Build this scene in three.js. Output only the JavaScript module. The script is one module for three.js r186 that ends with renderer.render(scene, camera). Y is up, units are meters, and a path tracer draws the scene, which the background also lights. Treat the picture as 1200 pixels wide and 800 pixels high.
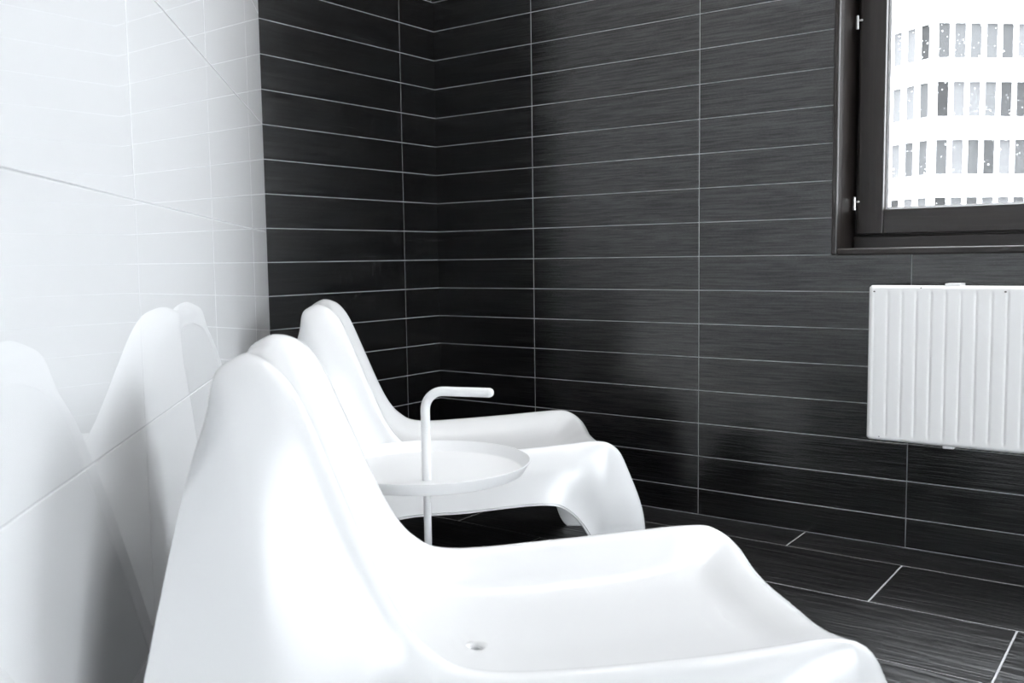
import * as THREE from 'three';
import { mergeGeometries, mergeVertices } from 'three/addons/utils/BufferGeometryUtils.js';
import { RoundedBoxGeometry } from 'three/addons/geometries/RoundedBoxGeometry.js';
import { RectAreaLightUniformsLib } from 'three/addons/lights/RectAreaLightUniformsLib.js';

// ---------------------------------------------------------------- camera, sky, exposure
// World: the corner of the two dark walls is the origin, y up, metres.
RectAreaLightUniformsLib.init();
const scene = new THREE.Scene();
const camera = new THREE.PerspectiveCamera(2 * Math.atan(400 / 1103.14) * 180 / Math.PI, 1.5, 0.02, 400);
camera.position.set(2.2361, 0.7901, 2.6152);
{
  const yaw = -0.63063, pitch = -0.08838;
  camera.lookAt(camera.position.x + Math.sin(yaw) * Math.cos(pitch), camera.position.y + Math.sin(pitch), camera.position.z - Math.cos(yaw) * Math.cos(pitch));
  camera.rotateZ(-0.01381);
}
camera.focus = 2.7;
camera.userData.fStop = 9;
const renderer = new THREE.WebGLRenderer({ antialias: true });
renderer.toneMapping = THREE.LinearToneMapping;
renderer.toneMappingExposure = 0.77;
renderer.shadowMap.enabled = true;
scene.background = new THREE.Color().setRGB(16.4, 17.2, 18.0);     // even overcast sky
const LAMP = 24;                                                 // ceiling downlights

// ---------------------------------------------------------------- helpers
let seed = 20240611;
const rnd = () => { seed = (seed * 1664525 + 1013904223) >>> 0; return seed / 4294967296; };
const V = (x, y, z) => new THREE.Vector3(x, y, z);
const lin = (r, g, b) => new THREE.Color().setRGB(r, g, b);
const taken = {};
const numbered = (n) => { const k = taken[n] = (taken[n] ?? -1) + 1; return k ? n + '_' + String(k).padStart(3, '0') : n; };
function shade(o) { o.castShadow = true; o.receiveShadow = true; return o; }
function obj(name, geo, mat, parent) {
  const g = Array.isArray(geo) ? mergeGeometries(geo.map((q) => { const w = q.index ? q.toNonIndexed() : q; return w; })) : geo;
  const m = shade(new THREE.Mesh(g, mat)); m.name = parent && parent !== scene ? name : numbered(name);
  (parent ?? scene).add(m); return m;
}
function thing(name, label, category, group) {
  const o = new THREE.Group(); o.name = numbered(name); o.userData = { label, category }; if (group) o.userData.group = group;
  scene.add(o); return o;
}
function structure(name, label, category) {
  const o = new THREE.Group(); o.name = name; o.userData = { kind: 'structure', label, category }; scene.add(o); return o;
}
const box = (x0, x1, y0, y1, z0, z1) => { const g = new THREE.BoxGeometry(x1 - x0, y1 - y0, z1 - z0); g.translate((x0 + x1) / 2, (y0 + y1) / 2, (z0 + z1) / 2); return g; };
const rbox = (x0, x1, y0, y1, z0, z1, r) => { const g = new RoundedBoxGeometry(x1 - x0, y1 - y0, z1 - z0, 3, r); g.translate((x0 + x1) / 2, (y0 + y1) / 2, (z0 + z1) / 2); return g; };
// uv of a geometry in metres, from the axis each face points along
function metreUV(g, scaleU = 1, scaleV = 1, swap = false) {
  const n = g.index ? g.toNonIndexed() : g, p = n.attributes.position, q = n.attributes.normal, uv = new Float32Array(p.count * 2);
  for (let i = 0; i < p.count; i++) {
    const ax = Math.abs(q.getX(i)), ay = Math.abs(q.getY(i)), az = Math.abs(q.getZ(i));
    let u, v;
    if (az >= ax && az >= ay) { u = p.getX(i); v = p.getY(i); } else if (ax >= ay) { u = p.getZ(i); v = p.getY(i); } else { u = p.getX(i); v = p.getZ(i); }
    if (swap) [u, v] = [v, u];
    uv[2 * i] = u * scaleU; uv[2 * i + 1] = v * scaleV;
  }
  n.setAttribute('uv', new THREE.BufferAttribute(uv, 2)); return n;
}
// periodic value noise on a lattice of nx by ny cells, u and v in 0..1
function lattice(nx, ny) {
  const a = Float32Array.from({ length: nx * ny }, rnd), s = (t) => t * t * (3 - 2 * t);
  return (u, v) => {
    const x = u * nx, y = v * ny, i = Math.floor(x), j = Math.floor(y), fx = s(x - i), fy = s(y - j);
    const at = (p, q) => a[((p % nx) + nx) % nx + (((q % ny) + ny) % ny) * nx];
    return (at(i, j) * (1 - fx) + at(i + 1, j) * fx) * (1 - fy) + (at(i, j + 1) * (1 - fx) + at(i + 1, j + 1) * fx) * fy;
  };
}
function texture(w, h, f, srgb, mw, mh) {                        // f(u, v) gives [r, g, b] in 0..1; the picture covers mw by mh metres
  const d = new Uint8Array(w * h * 4);
  for (let y = 0; y < h; y++) for (let x = 0; x < w; x++) {
    const c = f((x + 0.5) / w, (y + 0.5) / h), k = 4 * (y * w + x);
    for (let i = 0; i < 3; i++) d[k + i] = Math.max(0, Math.min(255, Math.round(255 * (c.length ? c[i] : c))));
    d[k + 3] = c.length > 3 ? Math.round(255 * c[3]) : 255;
  }
  const t = new THREE.DataTexture(d, w, h); t.wrapS = t.wrapT = THREE.RepeatWrapping; t.magFilter = THREE.LinearFilter; t.minFilter = THREE.LinearMipmapLinearFilter;
  t.generateMipmaps = true; if (srgb) t.colorSpace = THREE.SRGBColorSpace; t.repeat.set(1 / mw, 1 / mh); t.needsUpdate = true; return t;
}
const mix = (a, b, t) => a + (b - a) * t;

// ---------------------------------------------------------------- materials
const M = {};
{
  // dark wall tile: fine brushed grain along the tile
  const g1 = lattice(9, 150), g2 = lattice(22, 260), g3 = lattice(7, 24), g4 = lattice(300, 300);
  const grain = (u, v) => Math.max(0, Math.min(1, 0.5 + 2.3 * (0.36 * g1(u, v) + 0.34 * g2(u, v) + 0.12 * g3(u, v) + 0.18 * g4(u, v) - 0.5)));
  const col = texture(1024, 768, (u, v) => { const k = mix(0.020, 0.046, grain(u, v)); const w = (g3(u + 0.37, v + 0.61) - 0.5) * 0.012; return [k + w, k, k + 0.004 - w]; }, true, 0.9, 0.5);
  const rel = texture(1024, 768, (u, v) => grain(u, v), false, 0.9, 0.5);
  const spc = texture(1024, 768, (u, v) => [1, 1, 1, mix(0.55, 1.0, grain(u, v))], false, 0.9, 0.5);  // glaze duller along the grain (alpha is read)
  const rou = texture(512, 384, (u, v) => { const k = mix(0.17, 0.28, 0.6 * g1(u, v) + 0.4 * g3(u, v)); return [k, k, k]; }, false, 0.9, 0.5);
  M.darkTile = new THREE.MeshPhysicalMaterial({ ior: 1.9, map: col, bumpMap: rel, bumpScale: 0.0002, specularIntensityMap: spc, roughnessMap: rou, roughness: 1, metalness: 0 });
  M.grout = new THREE.MeshStandardMaterial({ color: lin(0.42, 0.43, 0.44), roughness: 0.9 });
  M.floorGrout = new THREE.MeshStandardMaterial({ color: lin(0.62, 0.63, 0.65), roughness: 0.85 });
  // floor tile: dark split slate, long low ridges
  const f1 = lattice(8, 70), f2 = lattice(15, 130), f3 = lattice(5, 14), f4 = lattice(90, 420);
  const slate = (u, v) => { const w = v + 0.03 * (f3(u, v) - 0.5) + 0.006 * (f1(u + 0.3, v * 0.25) - 0.5); const r = 0.5 * f1(u, w) + 0.38 * f2(u, w) + 0.12 * f4(u, w); return Math.pow(r, 1.3); };
  const fcol = texture(1024, 768, (u, v) => { const k = mix(0.015, 0.06, slate(u, v)); return [k, k, k + 0.006]; }, true, 1.1, 0.75);
  const frel = texture(1024, 768, (u, v) => slate(u, v), false, 1.1, 0.75);
  const frou = texture(512, 384, (u, v) => { const k = mix(0.30, 0.50, f1(u, v) * 0.5 + f3(u, v) * 0.5); return [k, k, k]; }, false, 1.1, 0.75);
  M.floorTile = new THREE.MeshPhysicalMaterial({ ior: 1.72, map: fcol, bumpMap: frel, bumpScale: 0.0030, roughnessMap: frou, roughness: 1 });
  M.whiteTile = new THREE.MeshStandardMaterial({ color: lin(0.73, 0.74, 0.75), roughness: 0.8 });
  M.glaze = new THREE.MeshPhysicalMaterial({ color: lin(1, 1, 1), transmission: 1, thickness: 0, roughness: 0, ior: 1.5, specularIntensity: 0.8 });   // clear glaze over the white body
  M.whiteGrout = new THREE.MeshStandardMaterial({ color: lin(0.50, 0.51, 0.52), roughness: 0.9 });
  M.plaster = new THREE.MeshStandardMaterial({ color: lin(0.82, 0.82, 0.82), roughness: 0.9 });
  M.plastic = new THREE.MeshPhysicalMaterial({ color: lin(0.69, 0.695, 0.70), roughness: 0.22, ior: 1.49 });
  M.steel = new THREE.MeshPhysicalMaterial({ color: lin(0.76, 0.765, 0.77), roughness: 0.42 });
  M.enamel = new THREE.MeshPhysicalMaterial({ color: lin(0.90, 0.905, 0.905), roughness: 0.3 });
  M.chip = new THREE.MeshStandardMaterial({ color: lin(0.09, 0.085, 0.08), roughness: 0.8 });
  const w1 = lattice(6, 110), w2 = lattice(14, 260), w3 = lattice(4, 9);
  const wood = (u, v) => 0.5 * w1(u, v + 0.02 * w3(u, v)) + 0.3 * w2(u, v) + 0.2 * w3(u, v);
  const wcol = texture(768, 512, (u, v) => { const k = wood(u, v); return [mix(0.085, 0.18, k), mix(0.073, 0.155, k), mix(0.069, 0.145, k)]; }, true, 1.2, 0.5);
  const wrel = texture(768, 512, (u, v) => wood(u, v), false, 1.2, 0.5);
  M.wood = new THREE.MeshPhysicalMaterial({ map: wcol, bumpMap: wrel, bumpScale: 0.0003, roughness: 0.32 });
  M.metal = new THREE.MeshStandardMaterial({ color: lin(0.72, 0.72, 0.72), metalness: 0.85, roughness: 0.35 });
  M.aluminium = new THREE.MeshStandardMaterial({ color: lin(0.78, 0.78, 0.79), metalness: 0.3, roughness: 0.45 });
  M.glass = new THREE.MeshPhysicalMaterial({ color: lin(1, 1, 1), transmission: 1, thickness: 0, roughness: 0, ior: 1.5 });
  M.water = new THREE.MeshPhysicalMaterial({ color: lin(1, 1, 1), transmission: 1, thickness: 0.002, roughness: 0, ior: 1.33 });
  M.facade = new THREE.MeshStandardMaterial({ color: lin(0.80, 0.80, 0.80), roughness: 0.8 });
  M.street = new THREE.MeshStandardMaterial({ color: lin(0.22, 0.22, 0.22), roughness: 0.95 });
  M.lens = new THREE.MeshStandardMaterial({ color: lin(0.9, 0.9, 0.9), emissive: lin(1, 0.98, 0.95), emissiveIntensity: 8, roughness: 0.5 });
}

// ---------------------------------------------------------------- tiles
function inset(poly, d) {                                        // convex, counter-clockwise
  const n = poly.length, out = [];
  const edge = (i) => { const [ax, ay] = poly[i], [bx, by] = poly[(i + 1) % n], l = Math.hypot(bx - ax, by - ay), nx = -(by - ay) / l, ny = (bx - ax) / l; return [nx, ny, nx * ax + ny * ay + d]; };
  for (let i = 0; i < n; i++) { const [a, b, c] = edge((i + n - 1) % n), [e, f, g] = edge(i), k = a * f - b * e; out.push([(c * f - b * g) / k, (a * g - c * e) / k]); }
  return out;
}
function clip(poly, nx, ny, c) {                                 // keeps nx x + ny y >= c
  const out = [], n = poly.length;
  for (let i = 0; i < n; i++) {
    const a = poly[i], b = poly[(i + 1) % n], da = nx * a[0] + ny * a[1] - c, db = nx * b[0] + ny * b[1] - c;
    if (da >= 0) out.push(a);
    if (da * db < 0) { const t = da / (da - db); out.push([a[0] + (b[0] - a[0]) * t, a[1] + (b[1] - a[1]) * t]); }
  }
  return out.filter((p, i) => { const q = out[(i + 1) % out.length]; return Math.hypot(p[0] - q[0], p[1] - q[1]) > 1e-5; });
}
function area(p) { let a = 0; for (let i = 0; i < p.length; i++) { const [x, y] = p[i], [u, v] = p[(i + 1) % p.length]; a += x * v - u * y; } return a / 2; }
function tileGeometry(poly, z0, z1, bevel, ou, ov) {             // a bevelled slab, its face towards +z
  const top = inset(poly, bevel), n = poly.length, P = [], U = [];
  const tri = (...v) => { for (const q of v) { P.push(...q); U.push(q[0] + ou, q[1] + ov); } };
  const ring = (A, za, B, zb) => { for (let i = 0; i < n; i++) { const j = (i + 1) % n, a = [...A[i], za], b = [...A[j], za], c = [...B[j], zb], d = [...B[i], zb]; tri(a, b, c); tri(a, c, d); } };
  ring(poly, z0, poly, z1 - bevel); ring(poly, z1 - bevel, top, z1);
  for (let i = 1; i < n - 1; i++) tri([...top[0], z1], [...top[i], z1], [...top[i + 1], z1]);
  const g = new THREE.BufferGeometry(); g.setAttribute('position', new THREE.Float32BufferAttribute(P, 3)); g.setAttribute('uv', new THREE.Float32BufferAttribute(U, 2));
  g.computeVertexNormals(); return g;
}
// Tiles over the cells xs by ys of a wall; keep() clips a cell's outline or drops it
function layTiles(parent, mat, cells, gap, bevel, glaze) {
  const cache = new Map();
  for (const [poly, jitter] of cells) {
    let p = inset(poly, gap / 2); if (p.length < 3 || area(p) < 2e-5) continue;
    const x0 = Math.min(...p.map((q) => q[0])), y0 = Math.min(...p.map((q) => q[1]));
    p = p.map(([x, y]) => [x - x0, y - y0]);
    const variant = Math.floor(rnd() * 8), key = variant + '|' + p.map((q) => q.map((v) => v.toFixed(4)).join()).join(';');
    if (!cache.has(key)) cache.set(key, tileGeometry(p, -0.0035, 0, bevel, variant * 0.37, variant * 0.173));
    const m = obj('tile', cache.get(key), mat, parent);
    m.position.set(x0, y0, (rnd() - 0.5) * 2 * jitter);
    if (glaze) { const key2 = 'g' + key; if (!cache.has(key2)) { const g = new THREE.BufferGeometry(), t = inset(p, bevel * 1.2); g.setAttribute('position', new THREE.Float32BufferAttribute([t[0], t[1], t[2], t[0], t[2], t[3]].flatMap((q) => [...q, 0.0004]), 3)); g.computeVertexNormals(); cache.set(key2, g); } obj('glaze', cache.get(key2), glaze, m); }
    if (jitter) { m.rotation.x = (rnd() - 0.5) * jitter * 4; m.rotation.y = (rnd() - 0.5) * jitter * 1.5; }
  }
}
const rect = (x0, x1, y0, y1) => [[x0, y0], [x1, y0], [x1, y1], [x0, y1]];
const ROOM_H = 2.62, RIGHT = 6.0, A44 = 44 * Math.PI / 180, ZA = 0.7767, S_END = 7.5;
const D = V(Math.sin(A44), 0, Math.cos(A44)), N = V(Math.cos(A44), 0, -Math.sin(A44)), O = V(0, 0, ZA);
const onWall = (s, d, h) => O.clone().addScaledVector(D, s).addScaledVector(N, d).setY(h);
const END = onWall(S_END, 0, 0);
const ROW = 0.10094, Y8 = 0.787, LONG = 0.6025;
const rows = []; { let y = Y8 - 7 * ROW; rows.push([0, y]); while (y < ROOM_H - 0.001) { rows.push([y, Math.min(y + ROW, ROOM_H)]); y += ROW; } }

// the window in the back wall: opening in the wall and outer edge of its casing
const WX0 = 1.418, WX1 = 2.78, WY0 = 0.785, WY1 = 2.16, CAS = 0.016;

// ---- wall_back: dark tiles, window opening
{
  const w = structure('wall_back', 'dark charcoal wall of long narrow tiles with pale joints around the window', 'wall');
  const t = 0.28, f = -0.0022;
  obj('grout_bed', [box(-0.2, WX0, 0, ROOM_H, -t, f), box(WX1, RIGHT + 0.2, 0, ROOM_H, -t, f), box(WX0, WX1, 0, WY0, -t, f), box(WX0, WX1, WY1, ROOM_H, -t, f)], M.grout, w);
  const cells = [], xs = [-0.004]; for (let x = 0.421; x < RIGHT; x += LONG) xs.push(x); xs.push(RIGHT);
  for (const [y0, y1] of rows) for (let i = 0; i < xs.length - 1; i++) {
    const a = xs[i], b = xs[i + 1], inY = y1 > WY0 + 0.02 && y0 < WY1 - 0.02;
    const push = (p, q, r, s) => { if (q - p > 0.006 && s - r > 0.006) cells.push([rect(p, q, r, s), 0.0002]); };
    if (inY && a < WX1 && b > WX0) { push(a, Math.min(b, WX0), y0, y1); push(Math.max(a, WX1), b, y0, y1); if (y1 > WY1) push(Math.max(a, WX0), Math.min(b, WX1), Math.max(y0, WY1), y1); }
    else push(a, b, y0, y1);
  }
  layTiles(w, M.darkTile, cells, 0.0026, 0.0005);
}
// ---- wall_left: the short dark wall
{
  const w = structure('wall_left', 'short dark tiled wall meeting the white tiled wall', 'wall');
  w.rotation.y = Math.PI / 2;                                    // local x is -z of the room
  obj('grout_bed', box(-1.1, 0.2, 0, ROOM_H, -0.2, -0.0022), M.grout, w);
  const cells = [], zs = [-0.004, 0.1775, ZA + 0.003];
  for (const [y0, y1] of rows) for (let i = 0; i < 2; i++) cells.push([rect(-zs[i + 1], -zs[i], y0, y1), 0.0002]);
  layTiles(w, M.darkTile, cells, 0.0026, 0.0005);
}
// ---- wall_side: white glossy tiles, turned 44 degrees to the dark wall
{
  const w = structure('wall_side', 'glossy white wall of large tiles behind the white chairs', 'wall');
  w.position.copy(O); w.rotation.y = Math.PI / 2 + A44;          // local x runs against s
  obj('grout_bed', box(-S_END - 0.2, 0, 0, ROOM_H, -0.2, -0.0016), M.whiteGrout, w);
  const xs = [0, 0.3095]; while (xs.at(-1) < S_END) xs.push(Math.min(S_END, xs.at(-1) + 0.6025));
  const ys = [0, 0.25]; while (ys.at(-1) < ROOM_H) ys.push(Math.min(ROOM_H, ys.at(-1) + 0.3131));
  const cells = [];
  for (let j = 0; j < ys.length - 1; j++) for (let i = 0; i < xs.length - 1; i++) cells.push([rect(-xs[i + 1], -xs[i], ys[j], ys[j + 1]), 0.0003]);
  layTiles(w, M.whiteTile, cells, 0.002, 0.0006, M.glaze);
}
// ---- the rest of the room, behind the photographer
const BIG = [1.2, 3.8, 0.25, 2.4];                               // the second window: z0, z1, y0, y1
{
  const r = structure('wall_right', 'plain white plaster wall with a tall wide window', 'wall'), [z0, z1, y0, y1] = BIG;
  obj('plaster', [box(RIGHT, RIGHT + 0.25, 0, ROOM_H, -0.28, z0), box(RIGHT, RIGHT + 0.25, 0, ROOM_H, z1, END.z + 0.2), box(RIGHT, RIGHT + 0.25, 0, y0, z0, z1), box(RIGHT, RIGHT + 0.25, y1, ROOM_H, z0, z1)], M.plaster, r);
  const b = structure('wall_rear', 'plain white plaster wall closing the room', 'wall');
  obj('plaster', box(END.x - 0.2, RIGHT, 0, ROOM_H, END.z, END.z + 0.2), M.plaster, b);
  const c = structure('ceiling', 'plain white plaster ceiling', 'ceiling');
  obj('plaster', box(-0.3, RIGHT + 0.25, ROOM_H, ROOM_H + 0.2, -0.28, END.z + 0.2), M.plaster, c);
}
// ---- floor: dark slate tiles in running bond
{
  const f = structure('floor', 'dark slate tiled floor with pale joints', 'floor');
  f.rotation.x = -Math.PI / 2;                                   // local y is -z of the room
  obj('grout_bed', box(-0.3, RIGHT + 0.25, -END.z - 0.2, 0.28, -0.2, -0.0012), M.floorGrout, f);
  const cells = [], P = 0.302;
  let z = 0, k = 0;
  while (z < END.z) {
    const z1 = k === 0 ? 0.157 : z + P, x0 = k % 2 === 0 ? 1.356 : 1.656;
    for (let i = -4; i < 9; i++) {
      let p = rect(x0 + i * LONG, x0 + (i + 1) * LONG, -z1, -z);
      p = clip(p, 1, 0, 0); p = clip(p, -1, 0, -RIGHT); p = clip(p, 0, 1, -END.z);
      p = clip(p, N.x, -N.z, N.x * O.x + N.z * O.z);
      if (p.length > 2 && area(p) > 0.0005) cells.push([p, 0.0002]);
    }
    z = z1; k++;
  }
  layTiles(f, M.floorTile, cells, 0.0042, 0.0007);
}

// ---------------------------------------------------------------- window_1
{
  const w = structure('window_1', 'dark brown wooden casement window with rain-spotted glass', 'window');
  const along = (g, vertical) => metreUV(g, 1, 1, vertical);
  const x0 = WX0, x1 = WX1, y0 = WY0, y1 = WY1, c = CAS, zi = -0.1655, fr = 0.012;
  // casing flush with the tiles: four boards with a rounded inner edge
  const cas = (a, b, p, q, vert) => obj('casing_board', along(rbox(a, b, p, q, -0.03, fr, 0.0055), vert), M.wood, w);
  cas(x0, x0 + c, y0, y1, true); cas(x1 - c, x1, y0, y1, true); cas(x0 + c, x1 - c, y0, y0 + c + 0.003, false); cas(x0 + c, x1 - c, y1 - c, y1, false);
  // lining of the reveal and the fixed frame behind the sash
  obj('lining_board', along(box(x0, x0 + c - 0.001, y0, y1, zi, -0.03), true), M.wood, w);
  obj('lining_board', along(box(x1 - c + 0.001, x1, y0, y1, zi, -0.03), true), M.wood, w);
  obj('lining_board', along(box(x0 + c, x1 - c, y0, y0 + c, zi, -0.03), false), M.wood, w);
  obj('lining_board', along(box(x0 + c, x1 - c, y1 - c, y1, zi, -0.03), false), M.wood, w);
  const f0 = x0, f1 = x1, g0 = y0 + c, g1 = y1 - c;
  obj('fixed_frame', [along(box(f0, f0 + 0.066, y0, y1, -0.235, -0.165), true), along(box(f1 - 0.066, f1, y0, y1, -0.235, -0.165), true), along(box(f0, f1, y0, g0 + 0.075, -0.235, -0.165), false), along(box(f0, f1, g1 - 0.06, y1, -0.235, -0.165), false), along(rbox(f0 + c + 0.002, f1 - c - 0.002, g0, g0 + 0.036, -0.166, -0.135, 0.003), false)], M.wood, w);
  // sash
  const sx0 = 1.449, sx1 = f1 - 0.033, sy0 = 0.843, sy1 = g1 - 0.04, st = 0.070, rl = 0.068, zb = -0.175, zf = -0.12;
  const sash = new THREE.Group(); sash.name = 'sash'; w.add(sash);
  obj('stile', along(rbox(sx0, sx0 + st, sy0, sy1, zb, zf, 0.003), true), M.wood, sash);
  obj('stile', along(rbox(sx1 - st, sx1, sy0, sy1, zb, zf, 0.003), true), M.wood, sash);
  obj('rail', along(rbox(sx0 + st + 0.0008, sx1 - st - 0.0008, sy0, sy0 + rl, zb, zf, 0.003), false), M.wood, sash);
  obj('rail', along(rbox(sx0 + st + 0.0008, sx1 - st - 0.0008, sy1 - rl, sy1, zb, zf, 0.003), false), M.wood, sash);
  const gx0 = sx0 + st, gx1 = sx1 - st, gy0 = sy0 + rl, gy1 = sy1 - rl;
  obj('spacer', [box(gx0, gx0 + 0.007, gy0, gy1, -0.172, -0.147), box(gx1 - 0.007, gx1, gy0, gy1, -0.172, -0.147), box(gx0 + 0.007, gx1 - 0.007, gy0, gy0 + 0.006, -0.172, -0.147), box(gx0 + 0.007, gx1 - 0.007, gy1 - 0.006, gy1, -0.172, -0.147)], M.aluminium, sash).userData.label = 'pale metal strip round the glass';
  obj('pane', box(gx0 + 0.001, gx1 - 0.001, gy0 + 0.001, gy1 - 0.001, -0.1605, -0.1600).translate(0, 0, 0), M.glass, sash);
  for (const y of [0.928, 1.425]) {
    const h = obj('hinge', [new THREE.CylinderGeometry(0.0042, 0.0042, 0.034, 14), new THREE.SphereGeometry(0.0042, 12, 8).translate(0, 0.017, 0), new THREE.CylinderGeometry(0.003, 0.003, 0.012, 10).rotateZ(Math.PI / 2).translate(0.006, 0.006, 0), new THREE.SphereGeometry(0.0036, 10, 8).translate(0.011, 0.006, 0)], M.metal, sash);
    h.position.set(sx0 - 0.0065, y, zf + 0.004); h.userData.label = 'small pale metal hinge pin';
  }
  obj('handle', [rbox(sx1 - 0.05, sx1 - 0.02, 1.45, 1.56, zf, zf + 0.008, 0.003), rbox(sx1 - 0.042, sx1 - 0.028, 1.40, 1.51, zf + 0.03, zf + 0.044, 0.005), new THREE.CylinderGeometry(0.007, 0.007, 0.034, 12).rotateX(Math.PI / 2).translate(sx1 - 0.035, 1.5, zf + 0.022)], M.metal, sash);
  // outer sill
  obj('outer_sill', box(f0 - 0.03, f1 + 0.03, g0 - 0.03, g0 - 0.002, -0.36, -0.236), M.aluminium, w);
  // rain drops on the outer face of the glass
  const n = 1500, drop = new THREE.SphereGeometry(1, 8, 6), im = new THREE.InstancedMesh(drop, M.water, n), m4 = new THREE.Matrix4(), q = new THREE.Quaternion();
  for (let i = 0; i < n; i++) {
    const r = 0.0007 + 0.0016 * Math.pow(rnd(), 3), stretch = rnd() < 0.12 ? 2.5 : 1;
    m4.compose(V(gx0 + 0.01 + rnd() * (gx1 - gx0 - 0.02), gy0 + 0.01 + rnd() * (Math.min(gy1, 1.62) - gy0 - 0.02), -0.1606), q, V(r, r * stretch, r * 0.5)); im.setMatrixAt(i, m4);
  }
  im.name = 'rain_drops'; im.userData.kind = 'stuff'; sash.add(im); shade(im);
}
// ---------------------------------------------------------------- window_2, in the right wall
{
  const w = structure('window_2', 'tall wide window in the white plaster wall', 'window'), [z0, z1, y0, y1] = BIG, x = RIGHT + 0.1, t = 0.06, n = 3, step = (z1 - z0 - t) / n;
  const bars = [box(x, x + t, y0, y0 + t, z0, z1), box(x, x + t, y1 - t, y1, z0, z1)];
  for (let i = 0; i <= n; i++) bars.push(box(x, x + t, y0 + t, y1 - t, z0 + i * step, z0 + i * step + t));
  obj('frame', bars.map((g) => metreUV(g)), M.wood, w);
  for (let i = 0; i < n; i++) obj('pane', box(x + 0.03, x + 0.0305, y0 + t, y1 - t, z0 + i * step + t, z0 + (i + 1) * step), M.glass, w);
}

// ---------------------------------------------------------------- chairs
// Half of the moulded shell, round its rim from the top of the back to the middle of the front lip.
// Each station: rim, free edge, and the point on the middle line of the seat hollow: [w, depth, height].
const STATIONS = [
  // rim                     edge                   middle (depth, height)  rim width, lip, skirt bulge
  [[0, 0.182, 0.668],      [0, 0.150, 0.636],     [0.222, 0.600], 0.055, 0.020, 0.012],
  [[0.070, 0.183, 0.674],  [0.085, 0.147, 0.634], [0.224, 0.590], 0.055, 0.020, 0.012],
  [[0.132, 0.186, 0.685],  [0.166, 0.134, 0.612], [0.228, 0.572], 0.055, 0.022, 0.014],
  [[0.172, 0.211, 0.674],  [0.212, 0.122, 0.562], [0.233, 0.550], 0.060, 0.024, 0.014],
  [[0.190, 0.236, 0.638],  [0.235, 0.110, 0.505], [0.239, 0.522], 0.065, 0.025, 0.012],
  [[0.203, 0.268, 0.557],  [0.268, 0.092, 0.410], [0.250, 0.475], 0.065, 0.027, 0.012],
  [[0.212, 0.303, 0.467],  [0.305, 0.068, 0.275], [0.268, 0.420], 0.062, 0.027, 0.012],
  [[0.219, 0.328, 0.412],  [0.345, 0.042, 0.115], [0.287, 0.372], 0.060, 0.025, 0.012],
  [[0.223, 0.348, 0.378],  [0.366, 0.026, 0.000], [0.312, 0.333], 0.058, 0.020, 0.012],
  [[0.227, 0.370, 0.355],  [0.358, 0.195, 0.000], [0.348, 0.300], 0.055, 0.010, 0.012],
  [[0.232, 0.402, 0.335],  [0.338, 0.243, 0.092], [0.390, 0.277], 0.050, 0.006, 0.010],
  [[0.238, 0.460, 0.328],  [0.322, 0.333, 0.190], [0.450, 0.264], 0.048, 0.006, 0.008],
  [[0.244, 0.560, 0.330],  [0.316, 0.520, 0.203], [0.550, 0.261], 0.048, 0.006, 0.007],
  [[0.248, 0.680, 0.335],  [0.310, 0.690, 0.211], [0.650, 0.265], 0.048, 0.006, 0.007],
  [[0.249, 0.780, 0.340],  [0.300, 0.757, 0.190], [0.722, 0.272], 0.048, 0.006, 0.008],
  [[0.247, 0.832, 0.340],  [0.272, 0.815, 0.115], [0.755, 0.276], 0.048, 0.006, 0.010],
  [[0.244, 0.870, 0.335],  [0.235, 0.857, 0.000], [0.772, 0.278], 0.048, 0.006, 0.018],
  [[0.216, 0.897, 0.319],  [0.212, 0.978, 0.000], [0.785, 0.280], 0.045, 0.006, 0.018],
  [[0.140, 0.896, 0.303],  [0.138, 0.960, 0.070], [0.793, 0.281], 0.042, 0.006, 0.012],
  [[0.070, 0.892, 0.299],  [0.072, 0.945, 0.165], [0.797, 0.281], 0.042, 0.006, 0.012],
  [[0, 0.892, 0.298],      [0, 0.940, 0.188],     [0.798, 0.281], 0.042, 0.006, 0.012],
];
const HOLE = 0.447; let HOLE_Y = 0.265;
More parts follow.
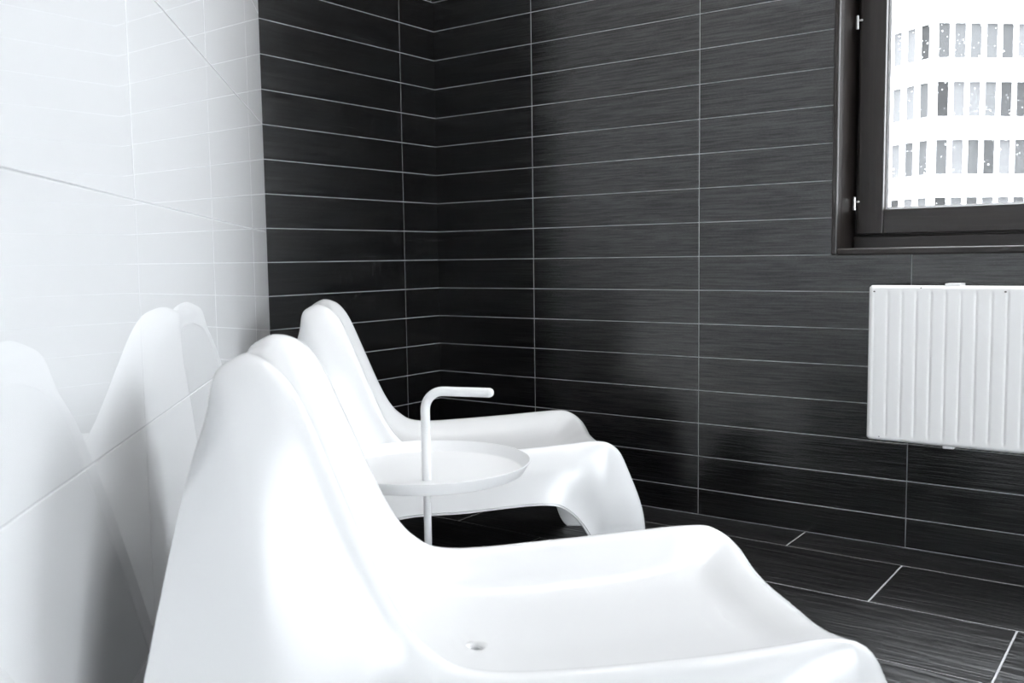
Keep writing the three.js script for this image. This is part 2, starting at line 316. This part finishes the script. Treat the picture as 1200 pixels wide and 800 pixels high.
function shellGeometry() {
  // which way the skirt bulges at each station
  const OUT = [[0, -1, 0.7], [0.05, -1, 0.7], [0.3, -0.85, 0.6], [0.6, -0.55, 0.4], [0.85, -0.3, 0.2], [1, -0.1, 0.1], [1, 0, 0], [1, 0, 0], [1, 0, 0], [1, 0, 0], [1, 0, 0], [1, 0, 0], [1, 0, 0], [1, 0, 0], [1, 0.05, 0], [1, 0.15, 0], [0.9, 0.4, 0], [0.6, 0.8, 0.05], [0.2, 1, 0.1], [0.05, 1, 0.1], [0, 1, 0.1]];
  const half = STATIONS.map(([R, E, C, r, lip, bulge], at) => {
    const R3 = V(...R), E3 = V(...E), C3 = V(0, C[0], C[1]);     // components: w, depth, height
    const part = (fw, f) => V(R3.x * fw, mix(C3.y, R3.y, f), mix(C3.z, R3.z, f));
    const inw = part(0.72, 0.30).sub(R3).normalize(), out = E3.clone().sub(R3), L = out.length(); out.normalize();
    const up = V(...OUT[at]);
    // the skirt first leaves the rim outwards, then drops to the edge; K makes the curve pass through the rim point
    const mid = E3.clone().add(R3).multiplyScalar(0.5).addScaledVector(up, bulge * 1.6);
    const ri = Math.min(r, 0.62 * part(0.72, 0.30).distanceTo(R3)), ro = Math.min(1.9 * r, 0.45 * L), o = mid.clone().sub(R3).normalize();
    const K = R3.clone().addScaledVector(inw, -ri / 8).addScaledVector(o, -ro / 8);
    const Ki = K.clone().addScaledVector(inw, ri), Ko = K.clone().addScaledVector(o, ro);
    const F = E3.clone(); const lw = Math.hypot(E3.x, 0.05);
    F.x -= lip * E3.x / lw; F.y += lip * 0.15; if (E3.z > 0.001) F.z += 0.0;
    return [C3, part(0.36, 0.04), part(0.68, 0.24), Ki, K, Ko, mid, mix3(R3, E3, 0.8).addScaledVector(up, bulge * 0.5), E3, E3.clone(), F];
  });
  const n = half.length, mirror = (row) => row.map((p) => V(-p.x, p.y, p.z));
  const loop = [...half, ...half.slice(1, n - 1).reverse().map(mirror)], m = loop.length, SUB = 8, cols = half[0].length;
  // closed Catmull-Rom round the loop, clamped quadratic B-spline across
  const cr = (a, b, c, d, t) => { const q = (i) => 0.5 * (2 * b[i] + (c[i] - a[i]) * t + (2 * a[i] - 5 * b[i] + 4 * c[i] - d[i]) * t * t + (3 * b[i] - a[i] - 3 * c[i] + d[i]) * t * t * t); return V(q('x'), q('y'), q('z')); };
  const across = (row) => {
    const pts = [], seg = cols - 2;
    for (let i = 0; i < seg; i++) {
      const a = i === 0 ? row[0] : mix3(row[i], row[i + 1], 0.5), b = row[i + 1], c = i === seg - 1 ? row[cols - 1] : mix3(row[i + 1], row[i + 2], 0.5);
      for (let k = 0; k < 5; k++) { const t = k / 5; pts.push(V(0, 0, 0).addScaledVector(a, (1 - t) ** 2).addScaledVector(b, 2 * t * (1 - t)).addScaledVector(c, t * t)); }
    }
    pts.push(row[cols - 1].clone()); return pts;
  };
  const grid = [];
  for (let i = 0; i < m; i++) for (let k = 0; k < SUB; k++) {
    const row = []; for (let c = 0; c < cols; c++) row.push(cr(loop[(i + m - 1) % m][c], loop[i][c], loop[(i + 1) % m][c], loop[(i + 2) % m][c], k / SUB));
    grid.push(across(row));
  }
  const rowsN = grid.length, colsN = grid[0].length, pos = [], idx = [];
  for (const r of grid) for (const p of r) pos.push(Math.abs(p.x) < 1e-6 ? 0 : p.x, Math.max(0, p.z), p.y);
  for (let i = 0; i < rowsN; i++) for (let j = 0; j < colsN - 1; j++) {
    const a = i * colsN + j, b = ((i + 1) % rowsN) * colsN + j; idx.push(a, b, a + 1, b, b + 1, a + 1);
  }
  let g = new THREE.BufferGeometry(); g.setAttribute('position', new THREE.Float32BufferAttribute(pos, 3)); g.setIndex(idx);
  g = mergeVertices(g, 2e-4); g.computeVertexNormals();
  // which way is out: the seat hollow must face up
  const P = g.attributes.position, Q = g.attributes.normal; let s = 0;
  for (let i = 0; i < P.count; i++) if (Math.abs(P.getX(i)) < 0.1 && P.getZ(i) > 0.45 && P.getZ(i) < 0.7 && P.getY(i) > 0.24) s += Q.getY(i);
  const flip = s < 0 ? -1 : 1, T = 0.0055, cnt = P.count, all = [], tri = [], src = g.index.array;
  for (let i = 0; i < cnt; i++) all.push(P.getX(i), P.getY(i), P.getZ(i));
  for (let i = 0; i < cnt; i++) { const k = flip * T; all.push(P.getX(i) - Q.getX(i) * k, Math.max(0, P.getY(i) - Q.getY(i) * k), P.getZ(i) - Q.getZ(i) * k); }
  const edges = new Map();
  for (let i = 0; i < src.length; i += 3) {
    let [a, b, c] = [src[i], src[i + 1], src[i + 2]]; if (a === b || b === c || a === c) continue; if (flip < 0) [b, c] = [c, b];
    tri.push(a, b, c, a + cnt, c + cnt, b + cnt);
    for (const [p, q] of [[a, b], [b, c], [c, a]]) { const k = Math.min(p, q) + '_' + Math.max(p, q); if (edges.has(k)) edges.set(k, null); else edges.set(k, [p, q]); }
  }
  for (const e of edges.values()) if (e) { const [p, q] = e; tri.push(q, p, p + cnt, q, p + cnt, q + cnt); }
  // open the seat round the drain hole: drop the faces there and close up to a circle
  const hole = (inner, radius) => {
    const o = inner ? cnt : 0, keep = [], gone = new Map();
    for (let i = 0; i < tri.length; i += 3) {
      const t = [tri[i], tri[i + 1], tri[i + 2]], side = t.every((v) => v >= cnt) === inner && t.every((v) => (v >= cnt) === inner);
      const c = [0, 1, 2].map((k) => t.reduce((a, v) => a + all[3 * v + k], 0) / 3);
      if (side && Math.hypot(c[0], c[2] - HOLE) < 0.03 && c[1] > 0.2) for (const [p, q] of [[t[0], t[1]], [t[1], t[2]], [t[2], t[0]]]) { const k = Math.min(p, q) + '_' + Math.max(p, q); gone.has(k) ? gone.set(k, null) : gone.set(k, [p, q]); } else keep.push(...t);
    }
    tri.length = 0; for (const v of keep) tri.push(v);
    const rim = [...gone.values()].filter(Boolean), yc = rim.reduce((a, [p]) => a + all[3 * p + 1], 0) / rim.length - 0.0006, ring = new Map();
    const at = (v) => { if (!ring.has(v)) { const x = all[3 * v], z = all[3 * v + 2] - HOLE, l = Math.hypot(x, z), f = radius / l; ring.set(v, all.length / 3); all.push(x * f, yc + (all[3 * v + 1] - yc) * f, HOLE + z * f); } return ring.get(v); };
    for (const [p, q] of rim) { const a = at(p), b = at(q); tri.push(p, q, b, p, b, a); }
    return yc;
  };
  HOLE_Y = hole(false, 0.0155); hole(true, 0.0085);
  const shell = new THREE.BufferGeometry(); shell.setAttribute('position', new THREE.Float32BufferAttribute(all, 3)); shell.setIndex(tri); shell.computeVertexNormals();
  return shell;
}
function mix3(a, b, t) { return a.clone().lerp(b, t); }
function makeChair(label) {
  const t = thing('lounge_chair', label, 'chair', 'white moulded chairs along the white wall');
  obj('shell', shellGeometry(), M.plastic, t);
  return t;
}
function placeChair(t, s, d = 0, turn = 0) { t.position.copy(onWall(s, d, 0)); t.rotation.set(0, Math.PI / 2 + A44 + turn, 0); }
const chair = makeChair('white moulded plastic lounge chair');
placeChair(chair, 1.64);
{
  // countersunk drain hole in the seat
  const h = obj('drain_hole', new THREE.LatheGeometry([[0.0165, 0.0003], [0.0145, -0.0001], [0.0125, -0.001], [0.0105, -0.0028], [0.009, -0.0056], [0.0082, -0.009], [0.008, -0.016]].map(([a, b]) => new THREE.Vector2(a, b)), 32), M.plastic, chair);
  h.position.set(0, HOLE_Y, HOLE); h.userData.label = 'small countersunk drain hole';
}
const chair2 = chair.clone(); chair2.name = numbered('lounge_chair'); chair2.userData = { ...chair.userData, label: 'white moulded plastic lounge chair in the corner beyond the round tray table' }; scene.add(chair2);
chair.userData.label = 'white moulded plastic lounge chair with a round drain hole visible in its seat';
placeChair(chair2, 0.43);

// ---------------------------------------------------------------- tray table
{
  const t = thing('tray_table', 'white round tray table with bent carrying handle between the two lounge chairs', 'table');
  t.position.copy(onWall(1.155, 0.408, 0)); t.rotation.y = Math.PI / 2 + A44;      // local x against s, local z off the wall
  const lathe = (pts, n = 96) => new THREE.LatheGeometry(pts.map(([a, b]) => new THREE.Vector2(a, b)), n);
  obj('tray', lathe([[0, 0.4005], [0.172, 0.4005], [0.1745, 0.401], [0.1765, 0.4026], [0.1885, 0.4195], [0.1893, 0.4203], [0.1903, 0.4202], [0.1907, 0.4193], [0.1785, 0.3990], [0.1755, 0.3975], [0, 0.3975]]), M.steel, t);
  const sx = -0.075, sz = -0.005;
  const path = new THREE.CurvePath(), hd = V(-0.42, 0, 0.907), R = 0.034, top = 0.560;
  const base = V(sx, 0.395, sz), b1 = V(sx, top - R, sz), b2 = V(sx, top, sz).addScaledVector(hd, R), b3 = V(sx, top, sz).addScaledVector(hd, 0.119);
  const pts = [base, V(sx, 0.46, sz), V(sx, 0.50, sz), b1];
  for (let i = 1; i < 10; i++) { const a = i / 10 * Math.PI / 2; pts.push(V(sx, top - R, sz).addScaledVector(hd, R * (1 - Math.cos(a))).add(V(0, R * Math.sin(a), 0))); }
  pts.push(b2, b2.clone().lerp(b3, 0.33), b2.clone().lerp(b3, 0.66), b3);
  obj('handle', [new THREE.TubeGeometry(new THREE.CatmullRomCurve3(pts, false, 'centripetal'), 120, 0.0082, 20), new THREE.SphereGeometry(0.0082, 20, 12).translate(b3.x, b3.y, b3.z)], M.steel, t);
  obj('stem', new THREE.CylinderGeometry(0.0066, 0.0066, 0.39, 24).translate(sx, 0.2025, sz), M.steel, t);
  obj('base', lathe([[0, 0.0075], [0.13, 0.0075], [0.1315, 0.006], [0.132, 0.0], [0, 0.0]], 64), M.steel, t).position.set(sx * 0.4, 0, 0);
}

// ---------------------------------------------------------------- radiator
{
  const t = thing('panel_radiator', 'white fluted panel radiator mounted below the window', 'radiator');
  const W = 1.2, H = 0.405, pitch = 0.0345, ny = 26;
  t.position.set(1.543, 0.302, 0);
  // fluted front plate
  const nx = Math.round(W / pitch) * 16, corner = 0.012, P = [], I = [];
  const depth = (x, y) => {
    const e = Math.min(x, W - x), v = Math.min(y, H - y), roll = (q) => q >= 0.010 ? 0 : 0.010 - Math.sqrt(Math.max(0, 0.010 ** 2 - (0.010 - q) ** 2));
    const inX = Math.min(1, Math.max(0, (e - 0.010) / 0.010)), inY = Math.min(1, Math.max(0, (v - 0.008) / 0.020));
    const ph = (((x - 0.014) / pitch) % 1 + 1) % 1, gr = Math.min(ph, 1 - ph) * pitch;      // distance to a groove
    const rib = 0.0020 * (1 - Math.exp(-((gr / 0.0030) ** 2))) + 0.0003 * Math.sin(Math.PI * ph);
    return 0.092 - roll(e) - roll(v) + (rib - 0.0023) * Math.min(inX, inY * inY * (3 - 2 * inY));
  };
  const ysv = []; for (let j = 0; j <= 10; j++) ysv.push(0.010 * (1 - Math.cos(j / 10 * Math.PI / 2))); for (let j = 1; j <= 8; j++) ysv.push(0.010 + j / 8 * 0.022); ysv.push(H / 2); const up = ysv.slice(0, -1).map((y) => H - y).reverse(); const ys = [...ysv, ...up];
  const xsv = []; for (let j = 0; j < 8; j++) xsv.push(0.010 * (1 - Math.cos(j / 8 * Math.PI / 2))); for (let x = 0.010; x < W - 0.010; x += pitch / 18) xsv.push(x); for (let j = 8; j >= 0; j--) xsv.push(W - 0.010 * (1 - Math.cos(j / 8 * Math.PI / 2)));
  const cornerX = (x, y) => {                                    // rounded outline
    const r = 0.008, cx = Math.min(Math.max(x, r), W - r), cy = Math.min(Math.max(y, r), H - r), dx = x - cx, dy = y - cy, l = Math.hypot(dx, dy), lim = Math.max(Math.abs(dx), Math.abs(dy));
    return l > 0 && dx && dy ? [cx + dx / l * lim, cy + dy / l * lim] : [x, y];
  };
  for (const y of ys) for (const x of xsv) { const [a, b] = cornerX(x, y); P.push(a, b, depth(x, y)); }
  for (let j = 0; j < ys.length - 1; j++) for (let i = 0; i < xsv.length - 1; i++) { const a = j * xsv.length + i, b = a + xsv.length; I.push(a, a + 1, b, b, a + 1, b + 1); }
  const g = new THREE.BufferGeometry(); g.setAttribute('position', new THREE.Float32BufferAttribute(P, 3)); g.setIndex(I); g.computeVertexNormals();
  obj('front_panel', g, M.enamel, t);
  obj('back_plate', [rbox(0.002, W - 0.002, 0.002, H - 0.002, 0.066, 0.0805, 0.004), rbox(0.03, W - 0.03, 0.02, H - 0.02, 0.036, 0.05, 0.004)], M.enamel, t);
  for (const x of [0.183, W - 0.183]) {
    obj('bracket', [rbox(x, x + 0.036, H - 0.004, H + 0.0055, 0.030, 0.088, 0.0015), box(x + 0.008, x + 0.028, -0.002, H, 0.001, 0.036), rbox(x + 0.004, x + 0.030, -0.005, 0.003, 0.030, 0.088, 0.0015)], M.enamel, t);
  }
  for (const [x, y, r] of [[0.0145, H - 0.016, 0.0022], [0.128, H - 0.006, 0.0016], [0.319, H - 0.014, 0.0024], [0.0335, 0.011, 0.0014]]) {
    obj('paint_chip', new THREE.CylinderGeometry(r, r, 0.0006, 7).rotateX(Math.PI / 2).rotateZ(x * 50).scale(1.25, 0.85, 1).translate(x, y, depth(x, y) + 0.0002), M.chip, t).userData.label = 'dark spot of chipped paint';
  }
  obj('pipe', [new THREE.CylinderGeometry(0.0085, 0.0085, 0.30, 16).translate(W + 0.03, -0.13, 0.06), new THREE.CylinderGeometry(0.012, 0.012, 0.05, 16).rotateZ(Math.PI / 2).translate(W + 0.012, 0.03, 0.06), new THREE.CylinderGeometry(0.018, 0.02, 0.05, 20).translate(W + 0.03, 0.065, 0.06)], M.enamel, t);
}

// ---------------------------------------------------------------- outside: street and the office building across it
{
  const ground = structure('ground', 'grey street far below the window', 'street');
  obj('pavement', box(-160, 160, -14.2, -14, -200, -0.6), M.street, ground);

  const b = thing('office_building', 'white office building with long ribbon windows across the street', 'building');
  const yaw = -36.13 * Math.PI / 180, h = yaw + 0.4166, far = 56;
  const corner = V(camera.position.x + far * Math.sin(h), 0, camera.position.z - far * Math.cos(h));
  const dirL = yaw - 0.417, dirR = yaw + 1.47;                    // headings along which the two faces run back
  b.position.set(corner.x, 0, corner.z);
  const Y0 = 4.93, STOREY = 3.06, BAND = 1.2;
  const glassMats = [0.01, 0.02, 0.035, 0.055].map((k) => new THREE.MeshPhysicalMaterial({ color: lin(k, k * 1.03, k * 1.06), roughness: 0.1, specularIntensity: 0.25 }));
  const blind = new THREE.MeshStandardMaterial({ color: lin(0.055, 0.056, 0.058), roughness: 0.7 });
  const pane = [0.66, 0.60].map((w) => new THREE.BoxGeometry(w, STOREY - BAND, 0.06));
  const faceGroup = (head, len, back, pitch, kind, lights) => {
    const f = new THREE.Group(); f.name = kind === 0 ? 'front_face' : 'side_face'; b.add(f);
    f.rotation.y = Math.PI / 2 - head;                            // local x runs along the face
    const out = back;                                             // sign of local z that faces the camera
    for (let k = -5; k < 5; k++) {
      const y = Y0 + k * STOREY;
      obj('spandrel', box(-0.05, len, y - BAND, y, out > 0 ? -0.5 : -0.25, out > 0 ? 0.25 : 0.5), M.facade, f);
      obj('core', box(0, len, y, y + STOREY - BAND, out > 0 ? -0.5 : 0.12, out > 0 ? -0.12 : 0.5), M.facade, f);
      if (k < -1 || k > 2) continue;
      for (let i = 0; i < len / pitch - 1; i++) {
        if (kind === 0 && i > 24) break; if (kind === 1 && i > 16) break;
        const p = rnd(), mat = p < lights ? blind : glassMats[Math.floor(rnd() * 4)];
        const m = obj('window_pane', pane[kind], mat, f); m.position.set(pitch * (i + 0.62), y + (STOREY - BAND) / 2, out * -0.08);
        const bar = obj('mullion', new THREE.BoxGeometry(pitch - (kind ? 0.60 : 0.66), STOREY - BAND, 0.16), M.facade, f); bar.position.set(pitch * (i + 0.12), y + (STOREY - BAND) / 2, out * -0.06);
      }
    }
    return f;
  };
  faceGroup(dirR, 40, 1, 0.90, 0, 0.14);
  faceGroup(dirL, 26, -1, 0.95, 1, 0.5);
}

// ---------------------------------------------------------------- ceiling downlights
{
  const spots = [[0.45, 0.55], [1.05, 0.45], [1.75, 0.55], [2.3, 1.1], [3.2, 1.2], [1.0, 1.15], [4.4, 2.4]];
  for (const [x, z] of spots) {
    const l = thing('ceiling_light', 'round white flush disc lamp on the white ceiling', 'light', 'flush ceiling lamps');
    l.position.set(x, ROOM_H, z);
    obj('housing', new THREE.LatheGeometry([[0.138, -0.030], [0.148, -0.034], [0.155, -0.030], [0.158, 0]].map(([a, c]) => new THREE.Vector2(a, c)), 48), M.enamel, l);
    obj('diffuser', new THREE.CylinderGeometry(0.139, 0.139, 0.003, 48).translate(0, -0.0285, 0), M.lens, l);
    const r = new THREE.RectAreaLight(lin(1, 0.985, 0.97), LAMP, 0.245, 0.245); r.position.set(x, ROOM_H - 0.036, z); r.lookAt(x, 0, z); scene.add(r);
  }
}

renderer.render(scene, camera);
